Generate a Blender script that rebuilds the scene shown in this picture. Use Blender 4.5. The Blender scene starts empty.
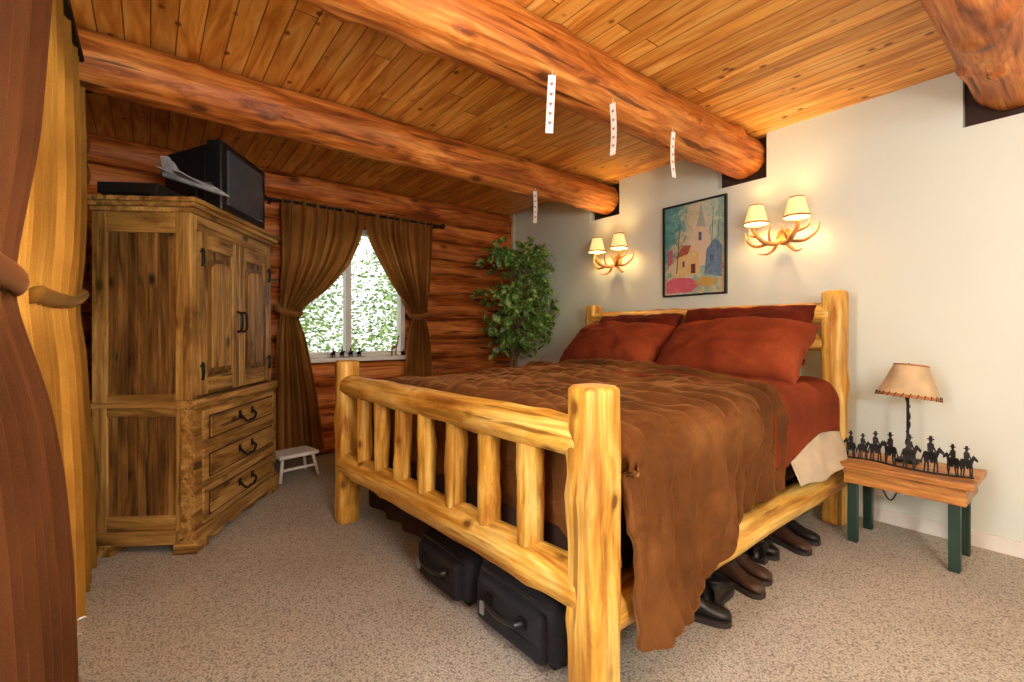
import bpy, bmesh, math, random
import numpy as np
from mathutils import Vector, Matrix, noise
random.seed(4)
S=bpy.context.scene
def lin(c):
    return tuple([((v/255)/12.92 if v/255<=.04045 else ((v/255+.055)/1.055)**2.4) for v in c]+[1.0])
# ------------------------------------------------------------ helpers
def link(o,parent=None):
    S.collection.objects.link(o)
    if parent is not None: o.parent=parent
    return o
def empty(name,loc=(0,0,0),rz=0,parent=None):
    e=bpy.data.objects.new(name,None); e.location=loc; e.rotation_euler=(0,0,rz); e.empty_display_size=.1
    return link(e,parent)
def mesh_obj(name,verts,faces,mat=None,parent=None,smooth=False,loc=(0,0,0)):
    me=bpy.data.meshes.new(name); me.from_pydata([tuple(v) for v in verts],[],faces); me.update()
    if smooth:
        for p in me.polygons: p.use_smooth=True
    o=bpy.data.objects.new(name,me); o.location=loc
    if mat: me.materials.append(mat)
    return link(o,parent)
def pick(mat,dims):
    if isinstance(mat,(list,tuple)):
        return mat[int(np.argmax(dims))]
    return mat
def bx(name,x0,x1,y0,y1,z0,z1,mat,parent=None,bev=.004,rot=None,segs=2):
    d=(abs(x1-x0),abs(y1-y0),abs(z1-z0)); c=((x0+x1)/2,(y0+y1)/2,(z0+z1)/2)
    bm=bmesh.new(); bmesh.ops.create_cube(bm,size=1)
    for v in bm.verts: v.co=Vector((v.co.x*d[0],v.co.y*d[1],v.co.z*d[2]))
    b=min(bev,min(d)*.45)
    if b>0: bmesh.ops.bevel(bm,geom=bm.edges[:],offset=b,segments=segs,affect='EDGES',profile=.6)
    me=bpy.data.meshes.new(name); bm.to_mesh(me); bm.free()
    if segs>3:
        for p in me.polygons: p.use_smooth=True
    me.materials.append(pick(mat,d))
    o=bpy.data.objects.new(name,me); o.location=c
    if rot: o.rotation_euler=rot
    return link(o,parent)
def multibox(name,boxes,mat,parent=None):
    vs=[];fs=[]
    for (x0,x1,y0,y1,z0,z1) in boxes:
        b=len(vs)
        vs+=[(x0,y0,z0),(x1,y0,z0),(x1,y1,z0),(x0,y1,z0),(x0,y0,z1),(x1,y0,z1),(x1,y1,z1),(x0,y1,z1)]
        fs+=[(b,b+3,b+2,b+1),(b+4,b+5,b+6,b+7),(b,b+1,b+5,b+4),(b+1,b+2,b+6,b+5),(b+2,b+3,b+7,b+6),(b+3,b,b+4,b+7)]
    return mesh_obj(name,vs,fs,mat,parent)
def log(name,p0,p1,r,mat,endmat=None,r2=None,jit=.05,sq=2.0,segs=28,parent=None,cham=.02,seed=0,nf=3.0,knots=0):
    p0=Vector(p0);p1=Vector(p1);L=(p1-p0).length; r2=r if r2 is None else r2
    n=max(4,int(L/.03)); zs=[0]+[cham+(L-2*cham)*i/n for i in range(n+1)]+[L]
    vs=[];fs=[];sd=random.random()*50
    kn=[(random.uniform(.08,.92)*L,random.uniform(0,6.28),random.uniform(.07,.16),random.uniform(.03,.06)) for _ in range(knots)]
    for k,z in enumerate(zs):
        t=z/L; R=r*(1-t)+r2*t
        if k==0 or k==len(zs)-1: R-=min(cham,r*.4)
        for j in range(segs):
            a=2*math.pi*j/segs; c,s=math.cos(a),math.sin(a)
            m=(abs(c)**sq+abs(s)**sq)**(-1/sq)
            nz=noise.noise(Vector((c*1.2+sd,s*1.2,z*nf)))+.5*noise.noise(Vector((c*2.5+sd,s*2.5,z*nf*2.5)))+.3*noise.noise(Vector((c*5+sd,s*5,z*nf*2)))
            q=R*m*(1+jit*nz)
            for (kz,ka,kh,kw) in kn:
                da=(a-ka+math.pi)%(2*math.pi)-math.pi
                e=((z-kz)/kw)**2+(da*r/kw)**2
                if e<9: q+=R*kh*math.exp(-e)
            vs.append((q*c,q*s,z))
    for k in range(len(zs)-1):
        for j in range(segs):
            a=k*segs+j;b=k*segs+(j+1)%segs
            fs.append((a,b,b+segs,a+segs))
    ns=len(fs)
    fs.append(tuple(reversed(range(segs)))); fs.append(tuple(range((len(zs)-1)*segs,len(zs)*segs)))
    me=bpy.data.meshes.new(name); me.from_pydata(vs,[],fs); me.update()
    me.materials.append(mat); me.materials.append(endmat or mat)
    for i,p in enumerate(me.polygons):
        if i<ns: p.use_smooth=True
        else: p.material_index=1
    o=bpy.data.objects.new(name,me); o.location=p0
    o.rotation_mode='QUATERNION'; o.rotation_quaternion=(p1-p0).to_track_quat('Z','Y')
    return link(o,parent)
def catmull(pts,rad,sub=6):
    P=[Vector(p) for p in pts]; out=[];ro=[]
    for i in range(len(P)-1):
        a=P[max(i-1,0)];b=P[i];c=P[i+1];d=P[min(i+2,len(P)-1)]
        for k in range(sub):
            t=k/sub
            out.append(.5*((2*b)+(c-a)*t+(2*a-5*b+4*c-d)*t*t+(3*b-a-3*c+d)*t**3)); ro.append(rad[i]*(1-t)+rad[i+1]*t)
    out.append(P[-1]);ro.append(rad[-1]); return out,ro
def tube(name,pts,rad,mat,parent=None,segs=10,sub=6,flat=1.0):
    if not isinstance(rad,(list,tuple)): rad=[rad]*len(pts)
    P,R=catmull(pts,rad,sub); vs=[];fs=[]
    up=Vector((0,0,1)); T=(P[1]-P[0]).normalized()
    nrm=T.cross(up); 
    if nrm.length<1e-3: nrm=T.cross(Vector((1,0,0)))
    nrm.normalize()
    for i,p in enumerate(P):
        T=(P[min(i+1,len(P)-1)]-P[max(i-1,0)])
        if T.length<1e-9: T=Vector((0,0,1))
        T.normalize(); nrm=(nrm-T*nrm.dot(T)).normalized(); bn=T.cross(nrm)
        for j in range(segs):
            a=2*math.pi*j/segs
            vs.append(p+(nrm*math.cos(a)+bn*math.sin(a)*flat)*R[i])
    for i in range(len(P)-1):
        for j in range(segs):
            a=i*segs+j;b=i*segs+(j+1)%segs; fs.append((a,b,b+segs,a+segs))
    fs.append(tuple(reversed(range(segs))));fs.append(tuple(range((len(P)-1)*segs,len(P)*segs)))
    return mesh_obj(name,vs,fs,mat,parent,True)
def lathe(name,prof,mat,parent=None,loc=(0,0,0),segs=40,rot=None,wav=None):
    vs=[];fs=[]
    for (r,z) in prof:
        for j in range(segs):
            a=2*math.pi*j/segs; vs.append((r*math.cos(a),r*math.sin(a),z))
    for i in range(len(prof)-1):
        for j in range(segs):
            a=i*segs+j;b=i*segs+(j+1)%segs; fs.append((a,b,b+segs,a+segs))
    o=mesh_obj(name,vs,fs,mat,parent,True,loc)
    if rot: o.rotation_euler=rot
    return o
def polyprism(name,polys,mat,parent,plane,thick):
    vs=[];fs=[]
    for P in polys:
        b=len(vs);n=len(P)
        vs+=[plane(u,v,0) for u,v in P]+[plane(u,v,thick) for u,v in P]
        fs.append(tuple(range(b,b+n)));fs.append(tuple(reversed(range(b+n,b+2*n))))
        for i in range(n): fs.append((b+i,b+(i+1)%n,b+n+(i+1)%n,b+n+i))
    return mesh_obj(name,vs,fs,mat,parent)
# ------------------------------------------------------------ materials
def newmat(name):
    m=bpy.data.materials.new(name); m.use_nodes=True; nt=m.node_tree
    return m,nt,nt.nodes['Principled BSDF']
def N(nt,t,**kw):
    n=nt.nodes.new(t)
    for k,v in kw.items():
        if k.startswith('_'): n.inputs[k[1:]].default_value=v
        else: setattr(n,k,v)
    return n
def ramp(nt,stops,interp='LINEAR'):
    r=nt.nodes.new('ShaderNodeValToRGB'); cr=r.color_ramp; cr.interpolation=interp
    while len(cr.elements)<len(stops): cr.elements.new(.5)
    for e,(p,c) in zip(cr.elements,stops):
        e.position=p; e.color=c if len(c)==4 else tuple(list(c)+[1])
    return r
def mix(nt,fac,a,b,mode='MIX'):
    m=nt.nodes.new('ShaderNodeMix'); m.data_type='RGBA'; m.blend_type=mode
    for sock,v in ((m.inputs[0],fac),(m.inputs[6],a),(m.inputs[7],b)):
        if isinstance(v,bpy.types.NodeSocket): nt.links.new(v,sock)
        else: sock.default_value=v
    return m.outputs[2]
def plain(name,c,rough=.5,metal=0,em=None,ems=0,nscale=0,var=.12,bump=0,sheen=0,trans=0,spec=.5):
    m,nt,b=newmat(name); col=lin(c)
    b.inputs['Roughness'].default_value=rough; b.inputs['Metallic'].default_value=metal; b.inputs['Specular IOR Level'].default_value=spec
    tc=N(nt,'ShaderNodeTexCoord'); nz=N(nt,'ShaderNodeTexNoise',_Scale=nscale or 12,_Detail=4.0)
    nt.links.new(tc.outputs['Object'],nz.inputs['Vector'])
    d=tuple([x*(1-var*1.5) for x in col[:3]]+[1]); l=tuple([min(1,x*(1+var)) for x in col[:3]]+[1])
    r=ramp(nt,[(.3,d),(.7,l)]); nt.links.new(nz.outputs['Fac'],r.inputs[0]); nt.links.new(r.outputs[0],b.inputs['Base Color'])
    if bump:
        bp=N(nt,'ShaderNodeBump',_Strength=bump,_Distance=.01); nt.links.new(nz.outputs['Fac'],bp.inputs['Height']); nt.links.new(bp.outputs[0],b.inputs['Normal'])
    if trans:
        t=N(nt,'ShaderNodeBsdfTranslucent'); nt.links.new(r.outputs[0],t.inputs['Color'])
        mx=nt.nodes.new('ShaderNodeMixShader'); mx.inputs[0].default_value=trans
        nt.links.new(b.outputs[0],mx.inputs[1]); nt.links.new(t.outputs[0],mx.inputs[2])
        nt.links.new(mx.outputs[0],nt.nodes['Material Output'].inputs['Surface'])
    return m
def velvet(name,dark,mid,light,sc=5,trans=0,fine=60,sheen=.25,bump=.12,crumple=0,cscale=9,tint=None):
    m,nt,b=newmat(name); L=nt.links.new
    tc=N(nt,'ShaderNodeTexCoord')
    n=N(nt,'ShaderNodeTexNoise',_Scale=sc,_Detail=3.0,_Roughness=.5,_Distortion=.2); L(tc.outputs['Object'],n.inputs['Vector'])
    r=ramp(nt,[(.28,lin(dark)),(.5,lin(mid)),(.72,lin(light))]); L(n.outputs['Fac'],r.inputs[0])
    f=N(nt,'ShaderNodeTexNoise',_Scale=fine,_Detail=3.0); L(tc.outputs['Object'],f.inputs['Vector'])
    rf=ramp(nt,[(.3,(.82,.81,.80,1)),(.65,(1.04,1.04,1.04,1))]); L(f.outputs['Fac'],rf.inputs[0])
    c=mix(nt,.8,r.outputs[0],rf.outputs[0],'MULTIPLY'); L(c,b.inputs['Base Color'])
    b.inputs['Roughness'].default_value=.9; b.inputs['Specular IOR Level'].default_value=.12
    b.inputs['Sheen Weight'].default_value=sheen; b.inputs['Sheen Roughness'].default_value=.3; b.inputs['Sheen Tint'].default_value=lin(tint or light)
    bp=N(nt,'ShaderNodeBump',_Strength=bump,_Distance=.004); L(f.outputs['Fac'],bp.inputs['Height'])
    last=bp
    if crumple:
        cn=N(nt,'ShaderNodeTexNoise',_Scale=cscale,_Detail=3.0,_Roughness=.5,_Distortion=.8); L(tc.outputs['Object'],cn.inputs['Vector'])
        b2=N(nt,'ShaderNodeBump',_Strength=crumple,_Distance=.03); L(cn.outputs['Fac'],b2.inputs['Height']); L(bp.outputs[0],b2.inputs['Normal']); last=b2
    L(last.outputs[0],b.inputs['Normal'])
    if trans:
        t=N(nt,'ShaderNodeBsdfTranslucent'); L(c,t.inputs['Color'])
        mx=nt.nodes.new('ShaderNodeMixShader'); mx.inputs[0].default_value=trans
        L(b.outputs[0],mx.inputs[1]); L(t.outputs[0],mx.inputs[2]); L(mx.outputs[0],nt.nodes['Material Output'].inputs['Surface'])
    return m
def wood(name,dark,mid,light,axis=2,rough=.4,sc=1.0,knot=.7,kscale=2.6,bump=.25,crack=.4,kstretch=.55):
    m,nt,b=newmat(name+'_'+'xyz'[axis]); L=nt.links.new
    tc=N(nt,'ShaderNodeTexCoord'); oi=N(nt,'ShaderNodeObjectInfo')
    mul=N(nt,'ShaderNodeMath',operation='MULTIPLY'); mul.inputs[1].default_value=37; L(oi.outputs['Random'],mul.inputs[0])
    add=N(nt,'ShaderNodeVectorMath',operation='ADD'); L(tc.outputs['Object'],add.inputs[0]); L(mul.outputs[0],add.inputs[1])
    def mp(along):
        s=[1,1,1]; s[axis]=along; q=N(nt,'ShaderNodeMapping'); q.inputs['Scale'].default_value=s; L(add.outputs[0],q.inputs['Vector']); return q.outputs[0]
    n1=N(nt,'ShaderNodeTexNoise',_Scale=11*sc,_Detail=7.0,_Roughness=.65,_Distortion=1.2); L(mp(.13),n1.inputs['Vector'])
    n2=N(nt,'ShaderNodeTexNoise',_Scale=60*sc,_Detail=3.0); L(mp(.035),n2.inputs['Vector'])
    n3=N(nt,'ShaderNodeTexNoise',_Scale=3.2,_Detail=3.0); L(mp(.6),n3.inputs['Vector'])
    r=ramp(nt,[(.34,lin(dark)),(.48,lin(mid)),(.64,lin(light))]); L(n1.outputs['Fac'],r.inputs[0])
    r2=ramp(nt,[(.38,(.5,.43,.37,1)),(.58,(1,1,1,1))]); L(n2.outputs['Fac'],r2.inputs[0])
    c=mix(nt,.6,r.outputs[0],r2.outputs[0],'MULTIPLY')
    r3=ramp(nt,[(.36,(.7,.61,.54,1)),(.6,(1.08,1.08,1.06,1))]); L(n3.outputs['Fac'],r3.inputs[0])
    c=mix(nt,.8,c,r3.outputs[0],'MULTIPLY')
    v=N(nt,'ShaderNodeTexVoronoi',_Scale=kscale); L(mp(kstretch),v.inputs['Vector'])
    rk=ramp(nt,[(.09,(1,1,1,1)),(.12,(.6,.6,.6,1)),(.22,(0,0,0,1))]); L(v.outputs['Distance'],rk.inputs[0])
    km=N(nt,'ShaderNodeMath',operation='MULTIPLY'); L(rk.outputs[0],km.inputs[0]); km.inputs[1].default_value=knot
    dk=tuple([x*.4 for x in lin(dark)[:3]]+[1])
    c=mix(nt,km.outputs[0],c,dk)
    n4=N(nt,'ShaderNodeTexNoise',_Scale=22*sc,_Detail=4.0); L(mp(.06),n4.inputs['Vector'])
    rc=ramp(nt,[(.33,(1,1,1,1)),(.37,(0,0,0,1))]); L(n4.outputs['Fac'],rc.inputs[0])
    cm=N(nt,'ShaderNodeMath',operation='MULTIPLY'); L(rc.outputs[0],cm.inputs[0]); cm.inputs[1].default_value=crack
    c=mix(nt,cm.outputs[0],c,dk)
    L(c,b.inputs['Base Color']); b.inputs['Roughness'].default_value=rough; b.inputs['Specular IOR Level'].default_value=.35
    bp=N(nt,'ShaderNodeBump',_Strength=bump,_Distance=.012); L(n1.outputs['Fac'],bp.inputs['Height']); L(bp.outputs[0],b.inputs['Normal'])
    return m
def wood3(name,*a,**k): return [wood(name,*a,axis=i,**k) for i in range(3)]

beam_w=wood('log_beam',(124,62,20),(198,114,44),(234,160,80),axis=2,rough=.5,knot=.9,kscale=5,crack=.85,bump=.5)
pine=wood('peeled_pine',(168,106,34),(220,168,68),(246,212,122),axis=2,rough=.42,knot=.95,kscale=8,crack=.75,kstretch=.65,bump=.3)
pine_end=plain('pine_end_grain',(206,164,96),.6,nscale=30)
beam_end=plain('beam_end_grain',(180,108,50),.6,nscale=30)
LW=dict(rough=.5,knot=.85,kscale=5,crack=.95,bump=.6)
wallx=wood('log_wall',(112,52,16),(196,106,42),(234,152,78),axis=0,**LW)
wally=wood('log_wall',(112,52,16),(196,106,42),(234,152,78),axis=1,**LW)
arm=wood3('armoire_wood',(92,64,26),(158,118,58),(200,160,92),rough=.5,knot=.9,kscale=7,crack=.85)
arm2=wood3('armoire_panel_wood',(64,42,16),(118,82,38),(162,120,64),rough=.5,knot=.95,kscale=8,crack=.9)
tabw=wood3('table_wood',(130,80,34),(190,130,62),(220,166,92),rough=.4,knot=.8,kscale=8)
iron=plain('wrought_iron',(22,18,16),.5,.6)
black=plain('black_plastic',(22,22,24),.35)
blackm=plain('black_metal_cutout',(12,10,10),.6)
white=plain('white_vinyl',(228,226,218),.4,nscale=3,var=.03)
green=plain('green_paint',(28,58,46),.45)
def boards():
    m,nt,b=newmat('pine_ceiling_boards'); L=nt.links.new
    tc=N(nt,'ShaderNodeTexCoord'); sp=N(nt,'ShaderNodeSeparateXYZ'); L(tc.outputs['Object'],sp.inputs[0])
    def math_(op,a,bv=None):
        n=N(nt,'ShaderNodeMath',operation=op)
        for i,v in enumerate((a,bv)):
            if v is None: continue
            if isinstance(v,(int,float)): n.inputs[i].default_value=v
            else: L(v,n.inputs[i])
        return n.outputs[0]
    w=.105
    q=math_('DIVIDE',sp.outputs[0],w); idx=math_('FLOOR',q); fr=math_('FRACT',q)
    wn=N(nt,'ShaderNodeTexWhiteNoise',noise_dimensions='1D'); L(idx,wn.inputs['W'])
    yo=math_('ADD',sp.outputs[1],math_('MULTIPLY',wn.outputs['Value'],3.1)); qy=math_('DIVIDE',yo,4.0); iy=math_('FLOOR',qy); fy=math_('FRACT',qy)
    wn2=N(nt,'ShaderNodeTexWhiteNoise',noise_dimensions='2D'); cb=N(nt,'ShaderNodeCombineXYZ'); L(idx,cb.inputs[0]); L(iy,cb.inputs[1]); L(cb.outputs[0],wn2.inputs['Vector'])
    g1=math_('LESS_THAN',fr,.05); g2=math_('LESS_THAN',fy,.0014); gap=math_('MAXIMUM',g1,g2)
    cv=N(nt,'ShaderNodeCombineXYZ'); L(sp.outputs[0],cv.inputs[0]); L(math_('ADD',math_('MULTIPLY',sp.outputs[1],.1),math_('MULTIPLY',wn2.outputs['Value'],9)),cv.inputs[1]); L(wn2.outputs['Value'],cv.inputs[2])
    n1=N(nt,'ShaderNodeTexNoise',_Scale=16.0,_Detail=6.0,_Distortion=1.4); L(cv.outputs[0],n1.inputs['Vector'])
    r=ramp(nt,[(.30,lin((190,114,38))),(.5,lin((230,162,70))),(.70,lin((248,200,112)))]); L(n1.outputs['Fac'],r.inputs[0])
    rv=ramp(nt,[(0,(.70,.61,.51,1)),(.5,(.95,.92,.88,1)),(1,(1.1,1.1,1.08,1))]); L(wn2.outputs['Value'],rv.inputs[0])
    c=mix(nt,.9,r.outputs[0],rv.outputs[0],'MULTIPLY')
    mp=N(nt,'ShaderNodeCombineXYZ'); L(sp.outputs[0],mp.inputs[0]); L(math_('MULTIPLY',sp.outputs[1],.7),mp.inputs[1])
    v=N(nt,'ShaderNodeTexVoronoi',_Scale=8.0); L(mp.outputs[0],v.inputs['Vector'])
    rk=ramp(nt,[(.07,(.95,.95,.95,1)),(.15,(0,0,0,1))]); L(v.outputs['Distance'],rk.inputs[0])
    c=mix(nt,rk.outputs[0],c,lin((116,52,16)))
    c=mix(nt,math_('MULTIPLY',gap,.85),c,lin((60,28,10)))
    L(c,b.inputs['Base Color']); b.inputs['Roughness'].default_value=.42; b.inputs['Specular IOR Level'].default_value=.35
    bp=N(nt,'ShaderNodeBump',_Strength=.6,_Distance=.005,invert=True); L(gap,bp.inputs['Height']); L(bp.outputs[0],b.inputs['Normal'])
    return m
def carpet():
    m,nt,b=newmat('berber_carpet'); L=nt.links.new
    tc=N(nt,'ShaderNodeTexCoord')
    v=N(nt,'ShaderNodeTexVoronoi',_Scale=150.0); L(tc.outputs['Object'],v.inputs['Vector'])
    n=N(nt,'ShaderNodeTexNoise',_Scale=120.0,_Detail=2.0); L(tc.outputs['Object'],n.inputs['Vector'])
    n2=N(nt,'ShaderNodeTexNoise',_Scale=1.5,_Detail=3.0); L(tc.outputs['Object'],n2.inputs['Vector'])
    r=ramp(nt,[(.0,lin((204,200,190))),(.5,lin((184,178,166))),(.8,lin((138,132,120)))]); L(v.outputs['Distance'],r.inputs[0])
    r2=ramp(nt,[(.38,(.80,.79,.78,1)),(.6,(1.04,1.04,1.04,1))]); L(n.outputs['Fac'],r2.inputs[0])
    c=mix(nt,.7,r.outputs[0],r2.outputs[0],'MULTIPLY')
    r3=ramp(nt,[(.35,(.88,.87,.87,1)),(.65,(1,1,1,1))]); L(n2.outputs['Fac'],r3.inputs[0]); c=mix(nt,1,c,r3.outputs[0],'MULTIPLY')
    L(c,b.inputs['Base Color']); b.inputs['Roughness'].default_value=.95; b.inputs['Specular IOR Level'].default_value=.1
    bp=N(nt,'ShaderNodeBump',_Strength=.5,_Distance=.006,invert=True); L(v.outputs['Distance'],bp.inputs['Height']); L(bp.outputs[0],b.inputs['Normal'])
    return m
drywall=plain('white_drywall',(212,222,212),.6,nscale=1.5,var=.02)
dark=plain('dark_gap_wood',(52,26,12),.8)
# ------------------------------------------------------------ room
X0,X1,Y0,Y1,H=-.38,3.65,-1.7,4.65,2.70
multibox('floor',[(X0-.3,X1+.25,Y0-.3,Y1+.3,-.08,0)],carpet())
multibox('ceiling',[(X0-.7,X1+.3,Y0-.3,Y1+.6,H,H+.12)],boards())
BY=[3.12,1.736,.29]
bs=[]
nz_=[(b-.19,b+.19) for b in sorted(BY)]
bs.append((X1,X1+.07,Y0,Y1+.12,0,2.365))
cur=Y0
for a,b_ in nz_:
    bs.append((X1,X1+.07,cur,a,2.365,H)); cur=b_
bs.append((X1,X1+.07,cur,Y1+.12,2.365,H))
bs.append((X1+.07,X1+.2,Y0-.1,Y1+.12,0,2.33))
wr=multibox('wall_right',bs,drywall)
multibox('trim_1',[(X1+.075,X1+.2,Y0-.1,Y1+.1,2.331,H)],dark)
multibox('baseboard_right',[(X1-.015,X1-.001,Y0,1.0,.0,.085),(X1-.012,X1-.001,1.0,Y1-.05,.0,.08)],white)
multibox('trim_2',[(X1-.03,X1-.001,Y1-.07,Y1-.02,0,H-.01)],plain('corner_trim',(205,200,180),.6))
multibox('wall_front',[(X0-.1,X1+.1,Y0-.15,Y0,0,H)],drywall)
def logwall(name,axis,a0,a1,face,sign,holes,mat,backing):
    vs=[];fs=[];R=.119;segs=24
    for k in range(12):
        zc=.1125+.225*k; spans=[(a0,a1)]
        for (h0,h1,k0,k1) in holes:
            if k0<=k<k1:
                spans=[s for (p,q) in spans for s in ((p,h0),(h1,q))]
        for (p,q) in spans:
            n=max(2,int((q-p)/.04)); b=len(vs)
            for i in range(n+1):
                a=p+(q-p)*i/n
                for j in range(segs):
                    t=2*math.pi*j/segs
                    rr=R*(1+.07*noise.noise(Vector((a*1.5+k*7,math.cos(t),math.sin(t))))+.05*noise.noise(Vector((a*5,k*3+math.cos(t)*4,math.sin(t)*4))))
                    off=face+sign*.085-sign*math.cos(t)*rr; zz=zc+math.sin(t)*rr
                    vs.append((a,off,zz) if axis==0 else (off,a,zz))
            for i in range(n):
                for j in range(segs):
                    e=b+i*segs+j;f=b+i*segs+(j+1)%segs; fs.append((e,f,f+segs,e+segs))
            fs.append(tuple(range(b,b+segs)));fs.append(tuple(range(b+n*segs,b+n*segs+segs)))
    o=mesh_obj(name,vs,fs,mat,None,True)
    me=o.data; bm=bmesh.new(); bm.from_mesh(me); me.materials.append(dark)
    for (x0,x1,y0,y1,z0,z1) in backing:
        r=bmesh.ops.create_cube(bm,size=1)
        for v in r['verts']:
            v.co=Vector(((x0+x1)/2+v.co.x*(x1-x0),(y0+y1)/2+v.co.y*(y1-y0),(z0+z1)/2+v.co.z*(z1-z0)))
        for f in set(f for v in r['verts'] for f in v.link_faces): f.material_index=1
    bmesh.ops.recalc_face_normals(bm,faces=bm.faces[:]); bm.to_mesh(me); bm.free()
    return o
WX0,WX1,WZ0,WZ1=1.02,2.18,.9,2.25
yb0,yb1=Y1+.05,Y1+.13
logwall('wall_back',0,X0-.15,X1+.0,Y1,1,[(WX0,WX1,4,10)],wallx,
  [(X0-.1,WX0-.002,yb0,yb1,0,H),(WX1+.002,X1+.1,yb0,yb1,0,H),(WX0,WX1,yb0,yb1,0,WZ0-.01),(WX0,WX1,yb0,yb1,WZ1+.01,H)])
DY0,DY1=.35,2.95
xb0,xb1=X0-.13,X0-.05
logwall('wall_left',1,Y0,Y1,X0,-1,[(DY0,DY1,0,10)],wally,
  [(xb0,xb1,Y0,DY0-.002,0,H),(xb0,xb1,DY1+.002,Y1,0,H),(xb0,xb1,DY0,DY1,2.26,H)])
w=empty('window_1',((WX0+WX1)/2,Y1+.03,(WZ0+WZ1)/2))
def wb(n,x0,x1,z0,z1,y0=-.02,y1=.08,m=white): 
    cx,cz=(WX0+WX1)/2,(WZ0+WZ1)/2
    return bx(n,x0-cx,x1-cx,y0,y1,z0-cz,z1-cz,m,w,.004)
wb('frame_left',WX0,WX0+.05,WZ0+.05,WZ1); wb('frame_right',WX1-.05,WX1,WZ0+.05,WZ1)
wb('frame_top',WX0,WX1,WZ1-.05,WZ1); wb('frame_bottom',WX0,WX1,WZ0+.05,WZ0+.10)
wb('sill',WX0-.03,WX1+.03,WZ0+.01,WZ0+.05,-.13,.08); wb('mullion',1.545,1.60,WZ0+.08,WZ1-.04)
gm,gnt,gb=newmat('window_glass'); gb.inputs['Transmission Weight'].default_value=1; gb.inputs['Roughness'].default_value=0; gb.inputs['IOR'].default_value=1.02; gb.inputs['Base Color'].default_value=(1,1,1,1)
wb('glass',WX0+.04,WX1-.04,WZ0+.08,WZ1-.04,.03,.034,gm)
d=empty('door_1',(X0-.06,(DY0+DY1)/2,0))
cy=(DY0+DY1)/2
for n,a,b_,z0,z1 in [('jamb_near',DY0,DY0+.06,0,2.25),('jamb_far',DY1-.06,DY1,0,2.25),('head',DY0+.06,DY1-.06,2.18,2.25),('track',DY0+.06,DY1-.06,.0,.05),('stile_mid',cy-.05,cy+.05,.05,2.18)]:
    bx(n,-.04,.04,a-cy,b_-cy,z0,z1,white,d)
bx('glass',-.003,.003,DY0+.06-cy,DY1-.06-cy,.05,2.18,gm,d,0)
for i,(y,r,z) in enumerate([(BY[0],.143,2.555),(BY[1],.162,2.57),(BY[2],.155,2.575)]):
    log('ceiling_beam' if i==0 else 'ceiling_beam.%03d'%i,(X0-.12,y,z),(X1+.072,y,z),r,beam_w,beam_end,jit=.06,segs=52,nf=1.6,knots=30)
# ------------------------------------------------------------ bed
bed=empty('log_bed')
F1=Vector((.985,2.95,0));F2=Vector((1.08,.965,0));H2=Vector((3.40,1.03,0));H1=Vector((3.44,3.08,0))
def post(n,p,h,r): return log(n,p,p+Vector((0,0,h)),r,pine,pine_end,jit=.035,sq=4.0,parent=bed,cham=.012,segs=44,knots=7)
post('foot_post_far',F1,1.02,.066);post('foot_post_near',F2,1.035,.068);post('head_post_near',H2,1.46,.064);post('head_post_far',H1,1.46,.064)
def z_(v,z): return Vector((v.x,v.y,z))
log('foot_rail_upper',z_(F2,.865),z_(F1,.865),.066,pine,pine_end,jit=.08,parent=bed,knots=10)
log('foot_rail_lower',z_(F2,.395),z_(F1,.375),.074,pine,pine_end,jit=.07,parent=bed,knots=10)
for i,y in enumerate([2.68,2.45,2.21,1.97,1.73,1.49,1.25]):
    t=(y-F2.y)/(F1.y-F2.y); x=F2.x+(F1.x-F2.x)*t
    log('spindle_%d'%(i+1),(x,y,.42),(x+random.uniform(-.008,.008),y+random.uniform(-.01,.01),.84),.045+random.uniform(-.004,.006),pine,pine_end,jit=.16,parent=bed,segs=26,nf=6,knots=4)
log('side_rail_near',z_(F2,.30)+Vector((.05,.03,0)),z_(H2,.29),.076,pine,pine_end,jit=.06,parent=bed)
log('side_rail_far',z_(F1,.30),z_(H1,.29),.078,pine,pine_end,jit=.05,parent=bed)
log('head_rail_upper',z_(H2,1.32),z_(H1,1.32),.070,pine,pine_end,jit=.08,parent=bed,knots=8)
log('head_rail_mid',z_(H2,1.13),z_(H1,1.13),.055,pine,pine_end,jit=.07,parent=bed)
log('head_rail_lower',z_(H2,.55),z_(H1,.55),.07,pine,pine_end,jit=.06,parent=bed)
for i in range(7):
    y=1.3+i*.255; x=3.41; log('head_spindle_%d'%(i+1),(x,y,.58),(x,y,1.10),.045,pine,pine_end,jit=.1,parent=bed,segs=20)
brown=velvet('brown_velvet_bedspread',(76,44,18),(96,58,26),(122,78,38),sc=3.0,sheen=.6,fine=160,bump=.06,crumple=.45,cscale=11,tint=(196,140,80))
skirtm=plain('dark_bed_skirt',(58,42,36),.9,nscale=8,spec=.1)
terra=velvet('terracotta_cotton',(104,42,20),(126,54,27),(148,70,38),sc=3.0,fine=120,sheen=.15,crumple=.3,cscale=6)
maroon=velvet('maroon_cotton',(62,18,9),(86,27,14),(110,40,22),sc=4.0,fine=120,sheen=.1,crumple=.3,cscale=6)
beige=plain('beige_sheet',(196,180,154),.8,nscale=8)
bx('mattress',1.2,3.3,1.05,2.93,.36,.86,skirtm,bed,.06,segs=4)
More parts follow.
